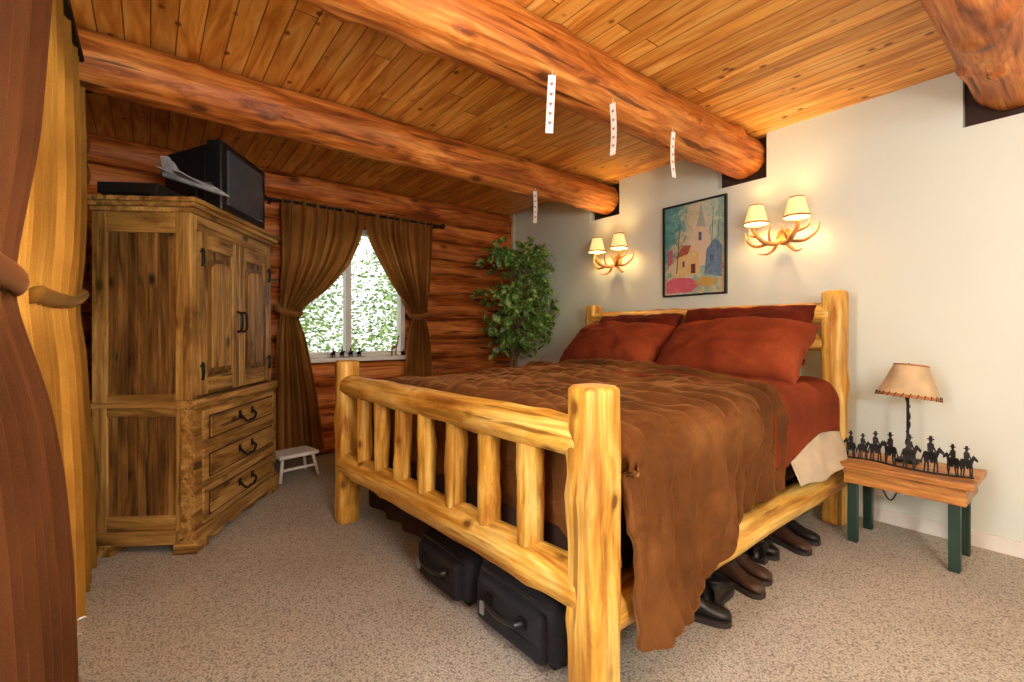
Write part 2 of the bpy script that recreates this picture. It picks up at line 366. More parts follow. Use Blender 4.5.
def sheet(name,f,nu,nv,mat,parent=None,disp=None,solid=0,extra=None):
    vs=[f(i/(nu-1),j/(nv-1)) for i in range(nu) for j in range(nv)]
    fs=[(i*nv+j,(i+1)*nv+j,(i+1)*nv+j+1,i*nv+j+1) for i in range(nu-1) for j in range(nv-1)]
    if extra:
        g,mu,mv=extra; b=len(vs)
        vs+=[g(i/(mu-1),j/(mv-1)) for i in range(mu) for j in range(mv)]
        fs+=[(b+i*mv+j,b+(i+1)*mv+j,b+(i+1)*mv+j+1,b+i*mv+j+1) for i in range(mu-1) for j in range(mv-1)]
    o=mesh_obj(name,vs,fs,mat,parent,True)
    if disp:
        me=o.data; no=[v.normal.copy() for v in me.vertices]
        for v,n_ in zip(me.vertices,no): v.co=v.co+n_*disp(v.co)
        me.update()
    if solid:
        md=o.modifiers.new('thick','SOLIDIFY'); md.thickness=solid; md.offset=-1
    return o
def skf(u,v):
    y=1.07+1.84*u; x=1.155-.05*(y-1.07)/1.84; z=.5-.40*v+.01*noise.noise(Vector((y*3,0,0)))
    return Vector((x+.012*math.sin(y*26+2*noise.noise(Vector((y*2,0,0))))*(.3+v),y,z))
sheet('skirt_foot',skf,200,16,skirtm,bed)
def skn(u,v):
    x=1.2+2.1*u; return Vector((x,1.10+.012*math.sin(x*26)*(.3+v),.45-.22*v))
sheet('skirt_side',skn,160,8,skirtm,bed)
def section(s,Yn,Yf,top,hn,hf,r):
    L1=top-r-hn; L2=math.pi/2*r; L3=(Yf-Yn)-2*r; L5=top-r-hf; T=L1+2*L2+L3+L5; d=s*T
    if d<L1: return Yn,hn+d,1-d/L1
    d-=L1
    if d<L2: a=d/r; return Yn+r-r*math.cos(a),top-r+r*math.sin(a),0
    d-=L2
    if d<L3:
        return Yn+r+d,top+.045*math.sin(math.pi*d/L3)**.7,-1
    d-=L3
    if d<L2: a=d/r; return Yf-r+r*math.sin(a),top-r+r*math.cos(a),0
    d-=L2
    return Yf,top-r-d,d/L5
def smoothstep(a,b,x):
    t=max(0,min(1,(x-a)/(b-a))); return t*t*(3-2*t)
def hem(x): return float(np.interp(x,[1.15,1.3,1.45,1.58,1.75,2.0,2.5],[.24,.20,.215,.29,.385,.42,.46]))
def blanket(name,mat,xa,xm,xend,hemf,lift,foot,disp,solid=.03,nu=150,nv=260,hf=.55,parent=None,curl=0,sideout=0):
    def f(u,v):
        Lq=xm-xa; q=u*Lq
        xe=xend(v)
        xx=xa+u*(xe-xa)
        Yn=.895+.03*(xx-1.1)-lift; Yf=2.97+.05*(xx-1.1)/2+lift
        top=.885+lift+.03*smoothstep(1.3,2.6,xx)
        y,z,side=section(v,Yn,Yf,top,hemf(xx),hf,.13)
        if side>0 and y<2: y-= .055*side*(1-smoothstep(1.5,2.2,xx))+sideout*side
        if foot and q<.10:
            dz=.10-math.sqrt(max(0,.10**2-(.10-q)**2))
            if z>top-.13: z-=dz*min(1,(z-top+.13)/.1)
        if curl and u>.93:
            z+=curl*math.sin((u-.93)/.07*math.pi) if side<=0 else 0
            if side>0: y-=curl*.6*math.sin((u-.93)/.07*math.pi)
        return Vector((xx,y,z))
    extra=None
    if foot:
        def g(u,v):
            y=.95+(2.96-.95)*v; t=.885-.085
            return Vector((xa+.006-.01*math.sin(u*3),y,t+.045*math.sin(math.pi*v)**.7-.36*u))
        extra=(g,40,200)
    return sheet(name,f,nu,nv,mat,parent,disp,solid,extra)
def ridged(p):
    return 1-abs(noise.noise(p))*2
def d1(p):
    n=noise.noise
    w=n(Vector((p.x*1.6,p.y*1.6,p.z*1.6+7)))
    w2=n(Vector((p.x*3.3+5,p.y*3.3,p.z*3.3)))
    top=p.z>.85
    t_=p.y if top else (1.7-p.z)
    ph_=p.x*8.0+1.5*w+.8*w2+.30*math.sin(t_*11)
    puff=(.015 if top else .011)*abs(math.sin(math.pi*ph_))**.8
    puff+=.004*abs(math.sin(math.pi*(t_*9+1.4*w2)))
    cr=.024*n(Vector((p.x*2.6,p.y*2.6,p.z*2.6+4)))+.012*ridged(Vector((p.x*5,p.y*4,p.z*4)))+.007*n(Vector((p.x*12,p.y*10,p.z*10)))
    side=0
    if p.y<1.0 and p.z<.85:
        k=(.85-p.z)/.6; side=.026*k*math.sin(p.x*15+5*n(Vector((p.x*1.8,0,p.z*1.2))))
    return puff+cr+side-.02
def xe1(v): 
    return float(np.interp(v,[0,.16,.22,.32,.7,1],[2.42,2.46,2.50,2.56,2.58,2.5]))+.03*noise.noise(Vector((v*9,0,0)))
blanket('bedspread',brown,1.17,2.56,xe1,hem,.0,True,d1,.03,240,360,curl=.035)
def d2(p):
    n=noise.noise
    return .018*n(Vector((p.x*4,p.y*4,p.z*4)))+.014*ridged(Vector((p.x*4,p.y*3,p.z*3)))+.004*n(Vector((p.x*16,p.y*14,p.z*9)))
blanket('blanket',terra,2.3,3.27,lambda v:3.27,lambda x:.62+.02*math.sin(x*7)-.06*smoothstep(2.8,2.4,x),-.010,False,d2,.02,90,240,.6,parent=bed)
def shf(u,v):
    x=2.52+.74*u; z=.70-.26*v-.03*math.sin(u*3.0)*v
    y=1.015-.105*v+.010*v*math.sin(x*17+1)+.004*noise.noise(Vector((x*6,z*6,0)))
    return Vector((x,y,z))
sheet('sheet',shf,80,24,beige,bed,None,.006)
def pillow(name,c,W,Hh,T,tilt,mat,rz=0,sd=0):
    n=48; vs=[];fs=[]
    def P(u,v,s):
        x=u*W/2; y=v*Hh/2
        x*=1-.06*(1-abs(v)); y*=1-.09*(1-abs(u))
        t=T/2*(max(0,(1-u*u))*max(0,(1-v*v)))**.40
        t*=1+.25*noise.noise(Vector((u*2.2+sd,v*2.2,s)))+.14*ridged(Vector((u*2.5+sd,v*2.5,s*2)))+.05*noise.noise(Vector((u*14+sd,v*14,s*2)))
        return Vector((x+.01*noise.noise(Vector((v*4,sd,0))),y+.012*noise.noise(Vector((u*5,sd,1))),s*t))
    for s in (1,-1):
        b=len(vs)
        for i in range(n+1):
            for j in range(n+1):
                u=math.sin(math.pi/2*(-1+2*i/n));v=math.sin(math.pi/2*(-1+2*j/n)); vs.append(P(u,v,s))
        for i in range(n):
            for j in range(n):
                a=b+i*(n+1)+j; q=(a,a+n+1,a+n+2,a+1); fs.append(q if s>0 else tuple(reversed(q)))
    o=mesh_obj(name,vs,fs,mat,None,True)
    m=Matrix((( 0,math.cos(tilt),-math.sin(tilt)),(-1,0,0),(0,math.sin(tilt),math.cos(tilt)))).to_4x4()
    o.matrix_world=Matrix.Translation(c)@Matrix.Rotation(rz,4,'Z')@m
    return o
pillow('pillow',(3.04,1.53,1.07),.94,.52,.34,math.radians(40),terra,.03,1)
pillow('pillow.001',(3.04,2.50,1.07),.94,.50,.34,math.radians(40),terra,-.02,5)
pillow('pillow.002',(3.22,1.55,1.185),.88,.44,.22,math.radians(58),maroon,.04,9)
pillow('pillow.003',(3.22,2.46,1.165),.84,.42,.22,math.radians(58),maroon,-.03,14)
# ------------------------------------------------------------ armoire
A=empty('armoire',(.17,3.06,0),math.atan2(.834,.552))
AW,AD,AH=.99,.5,1.92
def ab(n,*a,m=arm,bev=.006): return bx(n,*a,m,A,bev)
ab('carcass',.03,AW-.03,.03,AD-.01,.10,1.84,m=arm2)
for i in range(7):
    y0=.075+i*.051; ab('side_plank_%d'%i,.014,.032,y0,y0+.049,.16,1.80,m=arm2,bev=.005)
ab('side_stile_front',0,.05,0,.075,.0,1.86); ab('side_stile_back',0,.05,AD-.075,AD,.0,1.86)
ab('side_rail_top',.0,.04,.075,AD-.075,1.74,1.86); ab('side_rail_mid',.0,.04,.075,AD-.075,.74,.86); ab('side_rail_bottom',0,.04,.075,AD-.075,.06,.2)
ab('right_side_panel',AW-.04,AW,.0,AD,.0,1.86)
ab('front_stile_right',AW-.06,AW,-.005,.04,0,1.86); ab('front_stile_left',0.0,.055,-.008,.04,0,1.86)
ab('front_rail_top',.05,AW-.05,-.005,.035,1.77,1.86)
ab('drawer_case',-.015,AW+.02,-.035,.04,.10,.80); ab('waist_moulding',-.025,AW+.03,-.05,.06,.78,.83); ab('waist_side',-.012,.0,.06,AD,.79,.82)
ab('plinth',-.025,AW+.03,-.05,.06,.05,.12); ab('plinth_side',-.02,.01,.06,AD,.05,.12)
for i,xx in enumerate((-.03,AW-.09)): ab('foot_%d'%i,xx,xx+.12,-.052,.07,0,.06)
ab('foot_back',-.03,.09,AD-.12,AD,0,.06)
polyprism('scalloped_apron',[[(.09+(AW-.18)*k/40,.06),(.09+(AW-.18)*(k+1)/40,.06),(.09+(AW-.18)*(k+1)/40,.05-.03*abs(math.sin((k+1)/40*math.pi*4))),(.09+(AW-.18)*k/40,.05-.03*abs(math.sin(k/40*math.pi*4)))] for k in range(40)],arm[0],A,lambda u,v,w_:Vector((u,-.045+w_,v)),.02)
ab('cornice_low',-.02,AW+.02,-.03,AD+.0,1.85,1.875); ab('cornice_mid',-.035,AW+.035,-.045,AD,1.875,1.90); ab('cornice_top',-.05,AW+.05,-.06,AD,1.90,1.925)
def door(n,x0,x1):
    z0,z1=.845,1.765; t=-.02
    ab(n+'_back',x0+.01,x1-.01,-.004,.02,z0+.01,z1-.01,m=arm2)
    ab(n+'_stile_l',x0,x0+.075,t,.01,z0,z1); ab(n+'_stile_r',x1-.075,x1,t,.01,z0,z1)
    ab(n+'_rail_t',x0+.075,x1-.075,t,.01,z1-.09,z1); ab(n+'_rail_b',x0+.075,x1-.075,t,.01,z0,z0+.10)
    bz0,bz1=z0+.12,z1-.12; px0,px1=x0+.088,x1-.088; c=(px0+px1)/2
    outl=[(px0,bz0),(px1,bz0),(px1,bz1-.06)]+[(c+(px1-c)*math.cos(a),bz1-.06+.05*math.sin(a)) for a in np.linspace(0,math.pi,12)][1:-1]+[(px0,bz1-.06)]
    polyprism(n+'_raised_panel',[outl],arm2[2],A,lambda u,v,w_:Vector((u,-.016+w_,v)),.02)
    ins=[(c+(u-c)*.78,(bz0+bz1)/2+(v-(bz0+bz1)/2)*.92) for u,v in outl]
    polyprism(n+'_raised_inner',[ins],arm[2],A,lambda u,v,w_:Vector((u,-.026+w_,v)),.02)
door('door_left',.065,.49);door('door_right',.50,.925)
for i,(x,z) in enumerate([(.075,1.62),(.075,.98),(.915,1.62),(.915,.98)]):
    tube('hinge_%d'%i,[(x,-.026,z-.05),(x,-.032,z),(x,-.026,z+.05)],.008,iron,A)
    tube('strap_%d'%i,[(x-.02,-.026,z+.03),(x,-.03,z+.035),(x+.02,-.026,z+.03)],.006,iron,A)
for i,x in enumerate((.465,.525)):
    tube('door_pull_%d'%i,[(x,-.022,1.33),(x,-.05,1.31),(x,-.05,1.22),(x,-.022,1.20)],.007,iron,A)
for k in range(3):
    z0=.135+k*.215; z1=z0+.195
    ab('drawer_%d_frame'%k,.05,AW-.05,-.05,-.03,z0,z1); ab('drawer_%d_recess'%k,.09,AW-.09,-.053,-.04,z0+.03,z1-.03,m=dark,bev=.001); ab('drawer_%d_panel'%k,.10,AW-.10,-.060,-.04,z0+.038,z1-.038,m=arm,bev=.01)
    c=.495;zc=(z0+z1)/2
    tube('drawer_%d_bail'%k,[(c-.08,-.058,zc+.02),(c-.085,-.085,zc-.005),(c-.04,-.09,zc-.035),(c,-.09,zc-.03),(c+.04,-.09,zc-.035),(c+.085,-.085,zc-.005),(c+.08,-.058,zc+.02)],.007,iron,A)
    for sgn in(-1,1): bx('drawer_%d_plate%d'%(k,sgn),c+sgn*.08-.015,c+sgn*.08+.015,-.066,-.056,zc-.005,zc+.04,iron,A,.004)
ang=math.atan2(.834,.552); Am=Matrix.Translation((.17,3.06,0))@Matrix.Rotation(ang,4,'Z')
def onarm(n,x,y,z,r=0):
    p=Am@Vector((x,y,z)); return empty(n,p,ang+r)
T=onarm('television',.66,.22,1.926)
scr=plain('crt_glass',(70,76,82),.08)
bx('bezel',-.30,.30,-.20,-.10,.015,.475,black,T,.02,segs=4); bx('screen',-.24,.24,-.212,-.19,.08,.43,scr,T,.012,segs=4)
bm=bmesh.new(); r=bmesh.ops.create_cube(bm,size=1)
for v in bm.verts:
    b=v.co.y>0; v.co=Vector((v.co.x*(.42 if b else .57),(.20 if b else -.10),(.035 if b else .02) if v.co.z<0 else (.40 if b else .455)))
bmesh.ops.bevel(bm,geom=bm.edges[:],offset=.015,segments=3,affect='EDGES'); me=bpy.data.meshes.new('tv_back'); bm.to_mesh(me); bm.free(); me.materials.append(black); link(bpy.data.objects.new('back_shell',me),T)
bx('foot',-.2,.2,-.18,.2,0,.03,black,T)
V=onarm('dvd_player',.145,.29,1.926); bx('case',-.19,.19,-.15,.15,.01,.07,black,V,.006); bx('tray',-.1,.1,-.153,-.14,.03,.045,iron,V,.002)
for i,(a,b_) in enumerate([(-.17,-.12),(.17,-.12),(-.17,.12),(.17,.12)]): bx('pad_%d'%i,a-.015,a+.015,b_-.015,b_+.015,0,.012,black,V)
J=onarm('model_jet',.13,.04,1.926,math.radians(-75)); J.scale=(.8,.8,.8)
jm=plain('grey_jet_paint',(138,144,148),.4,nscale=20,var=.3)
lathe('stand',[(.0,0),(.05,0),(.05,.008),(.01,.015),(.006,.13),(0,.13)],black,J,segs=20)
tube('fuselage',[(-.20,0,.20),(-.15,0,.195),(-.05,0,.17),(.08,0,.13),(.15,0,.105),(.21,0,.08)],[.018,.028,.03,.026,.018,.002],jm,J)
tube('canopy',[(.04,0,.165),(.08,0,.162),(.12,0,.135)],[.003,.014,.003],scr,J)
Pl=lambda u,v,w_:Vector((u,v,.155+(-u)*.3+w_))
polyprism('wings',[[(.06,0.01),(-.04,.19),(-.09,.19),(-.10,.01)],[(.06,-.01),(-.10,-.01),(-.09,-.19),(-.04,-.19)],[(-.14,.01),(-.18,.09),(-.21,.09),(-.2,.01)],[(-.14,-.01),(-.2,-.01),(-.21,-.09),(-.18,-.09)]],jm,J,Pl,.008)
for s in(-1,1): polyprism('fin_%d'%s,[[(-.08,.19),(-.15,.31),(-.20,.31),(-.19,.20)]],jm,J,lambda u,v,w_,s=s:Vector((u,s*(.02+(v-.19)*.25)+w_,v)),.005)
# ------------------------------------------------------------ curtains
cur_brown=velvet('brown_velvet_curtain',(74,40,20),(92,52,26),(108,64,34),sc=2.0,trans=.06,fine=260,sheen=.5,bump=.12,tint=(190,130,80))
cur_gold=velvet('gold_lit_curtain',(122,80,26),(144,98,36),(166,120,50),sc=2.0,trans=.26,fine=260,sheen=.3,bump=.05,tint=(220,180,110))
cur_win=velvet('bronze_satin_curtain',(130,78,32),(158,102,46),(182,126,62),sc=2.0,trans=.32,fine=260,sheen=.5,bump=.05,tint=(220,170,100))
def curtain(name,keys,nf,mapf,mat,rows=150,cols=480,ph=0,calm=1.0):
    K=np.array(keys,float); zs=np.linspace(K[0,0],K[-1,0],rows)
    dat=[np.interp(-zs,-K[:,0],K[:,i]) for i in range(1,5)]
    ker=np.hanning(15);ker/=ker.sum()
    dat=[np.convolve(np.pad(d_,7,mode='edge'),ker,'valid') for d_ in dat]
    vs=[]
    for i,z in enumerate(zs):
        a0,a1,off,amp=[d_[i] for d_ in dat]
        for j in range(cols):
            u=j/(cols-1)
            uu=u+.025*math.sin(u*11+ph)+.012*calm*noise.noise(Vector((u*3,z*.5,ph)))
            k=1+.45*noise.noise(Vector((u*9,ph+3,.3)))
            w_=math.sin(2*math.pi*nf*uu+ph)
            w2=math.sin(2*math.pi*nf*2.37*uu+1.3*ph)
            dep=amp*k*(w_+.38*w2)+.2*calm*amp*noise.noise(Vector((u*8,z*.9,ph)))+.08*calm*amp*noise.noise(Vector((u*24,z*3,ph)))
            lat=.35*amp*math.cos(2*math.pi*nf*uu+ph)
            vs.append(mapf(a0+(a1-a0)*u+lat,off+dep,z))
    fs=[(i*cols+j,i*cols+j+1,(i+1)*cols+j+1,(i+1)*cols+j) for i in range(rows-1) for j in range(cols-1)]
    return mesh_obj(name,vs,fs,mat,None,True)
mw=lambda a,o,z:Vector((a,Y1-o,z))
ml=lambda a,o,z:Vector((X0+o,a,z))
c1=curtain('window_curtain',[(2.40,.92,1.60,.16,.018),(2.33,.90,1.68,.16,.025),(2.1,.90,1.63,.17,.03),(1.85,.90,1.52,.18,.033),(1.6,.89,1.32,.18,.033),(1.42,.9,1.10,.18,.03),(1.34,.91,1.05,.18,.028),(1.15,.87,1.12,.19,.035),(.6,.84,1.22,.2,.038),(.10,.82,1.28,.21,.04)],8,mw,cur_win)
c2=curtain('window_curtain.001',[(2.40,1.74,2.42,.16,.018),(2.33,1.68,2.42,.16,.025),(2.1,1.73,2.40,.17,.03),(1.85,1.86,2.38,.18,.033),(1.6,2.02,2.36,.18,.033),(1.42,2.17,2.33,.18,.028),(1.34,2.19,2.32,.18,.028),(1.15,2.13,2.36,.19,.035),(.6,2.08,2.40,.2,.038),(.10,2.05,2.42,.2,.04)],8,mw,cur_win,ph=2)
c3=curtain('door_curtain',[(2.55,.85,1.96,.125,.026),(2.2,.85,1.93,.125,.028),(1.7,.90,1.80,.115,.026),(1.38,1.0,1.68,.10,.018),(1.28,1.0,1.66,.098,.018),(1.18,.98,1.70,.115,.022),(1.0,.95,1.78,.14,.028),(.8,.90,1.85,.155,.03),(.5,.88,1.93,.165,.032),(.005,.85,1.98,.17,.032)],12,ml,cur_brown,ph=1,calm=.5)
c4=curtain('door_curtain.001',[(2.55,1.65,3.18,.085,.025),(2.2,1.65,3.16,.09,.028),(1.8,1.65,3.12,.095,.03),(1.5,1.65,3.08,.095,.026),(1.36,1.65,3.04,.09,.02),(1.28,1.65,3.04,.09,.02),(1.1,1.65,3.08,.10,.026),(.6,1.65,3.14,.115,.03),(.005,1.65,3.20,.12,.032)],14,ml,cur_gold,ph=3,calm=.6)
def tie(name,pts,mat,par): tube(name,pts,.018,mat,par,flat=1.8)
tie('tieback',[(.89,Y1-.03,1.43),(.885,Y1-.20,1.40),(.98,Y1-.245,1.36),(1.07,Y1-.20,1.36),(1.05,Y1-.1,1.38)],cur_win,c1)
tie('tieback',[(2.34,Y1-.03,1.43),(2.35,Y1-.20,1.40),(2.25,Y1-.24,1.36),(2.165,Y1-.20,1.36),(2.18,Y1-.1,1.38)],cur_win,c2)
tie('tieback',[(X0+.02,3.08,1.42),(X0+.115,3.08,1.38),(X0+.128,2.7,1.33),(X0+.125,2.3,1.31),(X0+.115,1.9,1.31)],cur_gold,c4)
tie('tieback',[(X0+.02,1.0,1.36),(X0+.125,1.1,1.34),(X0+.135,1.4,1.33),(X0+.13,1.62,1.32),(X0+.09,1.70,1.32)],cur_brown,c3)
cr=empty('curtain_rod'); log('rod',(.78,Y1-.16,2.37),(2.55,Y1-.16,2.37),.012,iron,jit=0,parent=cr,segs=14)
for x in(.78,2.55): lathe('finial',[(0,-.03),(.022,-.02),(.028,0),(.022,.02),(0,.03)],iron,cr,(x,Y1-.16,2.37),20)
for x in(.84,2.48): bx('bracket',x-.01,x+.01,Y1-.16,Y1+.0,2.35,2.37,iron,cr)
cr2=empty('curtain_rod.001'); log('rod',(X0+.12,.6,2.50),(X0+.12,3.3,2.50),.014,iron,jit=0,parent=cr2,segs=14)
for y in(.65,3.25): bx('bracket',X0,X0+.12,y-.01,y+.01,2.48,2.50,iron,cr2)
lathe('finial',[(0,-.03),(.022,-.02),(.03,0),(.022,.02),(0,.03)],iron,cr2,(X0+.12,3.32,2.50),20)
# ------------------------------------------------------------ painting
PF=empty('framed_painting',(X1-.012,2.13,1.91))
def pb(n,y0,y1,z0,z1,x0,x1,m): return bx(n,x0,x1,y0,y1,z0,z1,m,PF,.003)
pw,ph=.29,.40
for n,a in (('frame_top',(-pw,pw,ph-.015,ph)),('frame_bottom',(-pw,pw,-ph,-ph+.015)),('frame_left',(pw-.015,pw,-ph+.015,ph-.015)),('frame_right',(-pw,-pw+.015,-ph+.015,ph-.015))):
    pb(n,*a,-.02,.01,black)
def paintmat(nm,cols,sc=6.0,grad=0.0,sidew=0.0,off=.05):
    m,nt,b=newmat(nm); L=nt.links.new
    tc=N(nt,'ShaderNodeTexCoord'); sp=N(nt,'ShaderNodeSeparateXYZ'); L(tc.outputs['Object'],sp.inputs[0])
    n=N(nt,'ShaderNodeTexNoise',_Scale=sc,_Detail=8.0,_Roughness=.7,_Distortion=1.6); L(tc.outputs['Object'],n.inputs['Vector'])
    a=N(nt,'ShaderNodeMath',operation='MULTIPLY_ADD'); L(n.outputs['Fac'],a.inputs[0]); a.inputs[1].default_value=.9
    z=N(nt,'ShaderNodeMath',operation='MULTIPLY_ADD'); L(sp.outputs[2],z.inputs[0]); z.inputs[1].default_value=grad; z.inputs[2].default_value=off
    z2=N(nt,'ShaderNodeMath',operation='MULTIPLY_ADD'); L(sp.outputs[1],z2.inputs[0]); z2.inputs[1].default_value=sidew; L(z.outputs[0],z2.inputs[2])
    L(z2.outputs[0],a.inputs[2])
    r=ramp(nt,[(i/(len(cols)-1)*.9+.05,lin(c)) for i,c in enumerate(cols)]); L(a.outputs[0],r.inputs[0]); L(r.outputs[0],b.inputs['Base Color']); b.inputs['Roughness'].default_value=.3; return m
pb('canvas',-pw+.012,pw-.012,-ph+.012,ph-.012,-.004,.006,paintmat('watercolour_canvas',[(190,116,100),(204,184,144),(124,170,162),(190,204,186),(204,188,150),(96,160,158),(70,136,144),(110,168,146)],7,.3,.8,.03))
def pp(n,polys,cols,dx,sc=14.0): polyprism(n,polys,paintmat('paint_'+n,cols,sc),PF,lambda u,v,w_:Vector((-dx+w_,-u,v)),.001)
pp('tower_wash',[[(-.04,-.14),(.15,-.16),(.14,.14),(.10,.28),(.06,.31),(.01,.22),(-.03,.05)]],[(110,110,110),(196,168,130),(214,202,180),(196,140,110),(90,136,144)],.006,16)
pp('spire',[[(.03,.18),(.07,.37),(.11,.17)]],[(80,110,120),(160,170,160),(200,190,150)],.0075,20)
pp('house',[[(-.17,-.24),(.06,-.22),(.05,-.04),(-.06,.02),(-.15,-.06)]],[(150,84,64),(210,172,96),(216,200,156),(180,110,84)],.007,18)
pp('roof',[[(-.17,-.07),(-.05,-.04),(-.02,.03),(-.1,.04)]],[(120,66,60),(160,90,72),(196,150,120)],.008,20)
pp('blue_wall',[[(.10,-.22),(.25,-.26),(.25,.0),(.19,.06),(.12,-.02)]],[(50,76,116),(96,130,160),(190,184,180)],.007,16)
pp('pink_ground',[[(-.26,-.37),(-.02,-.37),(.06,-.31),(-.02,-.25),(-.18,-.23),(-.26,-.27)]],[(150,60,86),(200,100,120),(212,166,160)],.0065,16)
pp('pink_patch',[[(-.25,.0),(-.2,.02),(-.19,-.10),(-.24,-.14)]],[(150,80,94),(196,124,130)],.0065,14)
pp('yellow_wash',[[(.0,-.30),(.14,-.34),(.22,-.28),(.08,-.24)]],[(180,140,74),(206,182,104)],.0068)
pp('door_mark',[[(-.02,-.21),(.02,-.21),(.02,-.13),(-.02,-.13)]],[(80,44,60),(120,74,80)],.009)
pp('windows',[[(-.1,-.15),(-.08,-.15),(-.08,-.10),(-.1,-.10)],[(.15,-.12),(.18,-.12),(.18,-.07),(.15,-.07)],[(.05,.06),(.075,.06),(.075,.13),(.05,.13)]],[(60,76,110),(100,116,140)],.009)
pp('bare_tree',[[(-.16,-.2),(-.152,-.2),(-.12,.22),(-.123,.22)],[(-.145,0),(-.14,.0),(-.06,.12),(-.063,.12)],[(-.14,.02),(-.143,.02),(-.2,.14),(-.197,.14)],[(.16,-.02),(.165,-.02),(.18,.32),(.178,.32)],[(.21,-.05),(.214,-.05),(.23,.25),(.228,.25)]],[(60,70,60),(90,90,80)],.0095)
# ------------------------------------------------------------ sconces
horn=plain('antler',(186,128,72),.45,nscale=14,var=.35)
def shademat(nm,c,es):
    m,nt,b=newmat(nm); b.inputs['Base Color'].default_value=lin(c); b.inputs['Roughness'].default_value=.8
    b.inputs['Emission Color'].default_value=lin((255,206,128)); b.inputs['Emission Strength'].default_value=es; return m
shade_m=shademat('glowing_sconce_shade',(240,214,160),.95); rim=plain('shade_trim',(166,104,50),.7)
def sconce(name,yc,zc):
    E=empty(name,(X1,yc,zc))
    lathe('backplate',[(0,.012),(.05,.012),(.06,.0)],horn,E,(-.0,0,0),24,(0,-math.pi/2,0))
    for s in(-1,1):
        ty=s*.135; tx=-.15
        tube('antler_main_%d'%s,[(-.02,0,.0),(-.07,s*.03,-.05),(-.13,s*.09,-.04),(-.155,s*.14,.03),(tx,ty,.075)],[.018,.018,.016,.013,.012],horn,E)
        tube('tine_a_%d'%s,[(-.10,s*.07,-.05),(-.10,s*.16,-.06),(-.08,s*.23,-.01),(-.07,s*.25,.06)],[.013,.012,.009,.002],horn,E)
        tube('tine_b_%d'%s,[(-.05,s*.02,-.03),(-.04,s*.06,-.09),(-.06,s*.1,-.12),(-.09,s*.15,-.115)],[.013,.012,.008,.002],horn,E)
        tube('tine_c_%d'%s,[(-.10,s*.06,-.04),(-.14,s*.05,.02),(-.15,s*.03,.07)],[.011,.008,.002],horn,E)
        tube('tine_d_%d'%s,[(-.14,s*.13,.0),(-.12,s*.19,.03),(-.11,s*.2,.08)],[.010,.008,.002],horn,E)
        lathe('candle_%d'%s,[(0,.0),(.022,0),(.024,.01),(.012,.012),(.012,.07),(0,.07)],plain('candle_sleeve',(236,214,160),.5),E,(tx,ty,.065),16)
        lathe('shade_%d'%s,[(.080,0),(.078,.008),(.046,.135),(.045,.137)],shade_m,E,(tx,ty,.095),32)
        lathe('shade_rim_%d'%s,[(.081,-.002),(.083,.003),(.081,.012),(.079,.012)],rim,E,(tx,ty,.095),32)
        lathe('shade_top_%d'%s,[(.046,.0),(.049,.003),(.047,.008)],rim,E,(tx,ty,.226),32)
        ld=bpy.data.lights.new('sconce_bulb','POINT'); ld.energy=7; ld.color=(1,.70,.33); ld.shadow_soft_size=.03
        lo=bpy.data.objects.new('bulb_%d'%s,ld); lo.location=(tx,ty,.165); link(lo,E)
sconce('antler_wall_sconce',1.42,1.895);sconce('antler_wall_sconce.001',2.95,1.90)
# ------------------------------------------------------------ nightstand
NS=empty('nightstand')
nx0,nx1,ny0,ny1,nz=3.10,3.52,.37,.935,.462
for i in range(4):
    a=nx0+(nx1-nx0)*i/4; bx('top_plank_%d'%i,a+.001,a+(nx1-nx0)/4-.001,ny0,ny1,nz-.03,nz,tabw,NS,.004)
bx('apron_front',nx0+.03,nx0+.05,ny0+.03,ny1-.03,nz-.12,nz-.03,tabw,NS);bx('apron_back',nx1-.05,nx1-.03,ny0+.03,ny1-.03,nz-.12,nz-.03,tabw,NS)
bx('apron_near',nx0+.05,nx1-.05,ny0+.03,ny0+.05,nz-.12,nz-.03,tabw,NS);bx('apron_far',nx0+.05,nx1-.05,ny1-.05,ny1-.03,nz-.12,nz-.03,tabw,NS)
for i,(a,b_) in enumerate([(nx0+.055,ny0+.055),(nx0+.055,ny1-.085),(nx1-.085,ny0+.055),(nx1-.085,ny1-.085)]):
    bx('leg_%d'%(i+1),a,a+.045,b_,b_+.045,0,nz-.03,green,NS,.004)
TL=empty('table_lamp',(3.38,.67,nz))
bx('base',-.05,.05,-.05,.05,0,.02,iron,TL,.008); tube('stem',[(0,0,.02),(0,0,.15),(0,0,.40)],[.009,.007,.007],iron,TL)
for i in range(5):
    tube('twist_%d'%i,[(.008*math.cos(i*1.3+k),.008*math.sin(i*1.3+k),.03+i*.07+k*.02) for k in range(4)],.005,iron,TL)
parch=plain('parchment_shade',(214,190,150),.7,nscale=9,var=.15,trans=.2)
lathe('shade',[(.142,0),(.138,.01),(.078,.175),(.076,.18)],parch,TL,(0,0,.37),40,(.06,.12,0))
lathe('shade_rim',[(.143,-.004),(.147,.002),(.142,.012)],rim,TL,(0,0,.37),40,(.06,.12,0))
lathe('shade_rim_top',[(.075,.173),(.081,.177),(.076,.184)],rim,TL,(0,0,.37),40,(.06,.12,0))
tube('shade_finial',[(0,0,.38),(.015,.0,.46),(.02,0,.56)],.004,iron,TL)
sr=Matrix.Rotation(.12,3,'Y')@Matrix.Rotation(.06,3,'X')
for k in range(28):
    a=2*math.pi*k/28; f=lambda r_,z,da:tuple(Vector((0,0,.37))+sr@Vector((r_*math.cos(a+da),r_*math.sin(a+da),z)))
    tube('lacing_%d'%k,[f(.146,-.006,0),f(.142,.018,.06)],.0025,iron,TL,sub=1,segs=5)
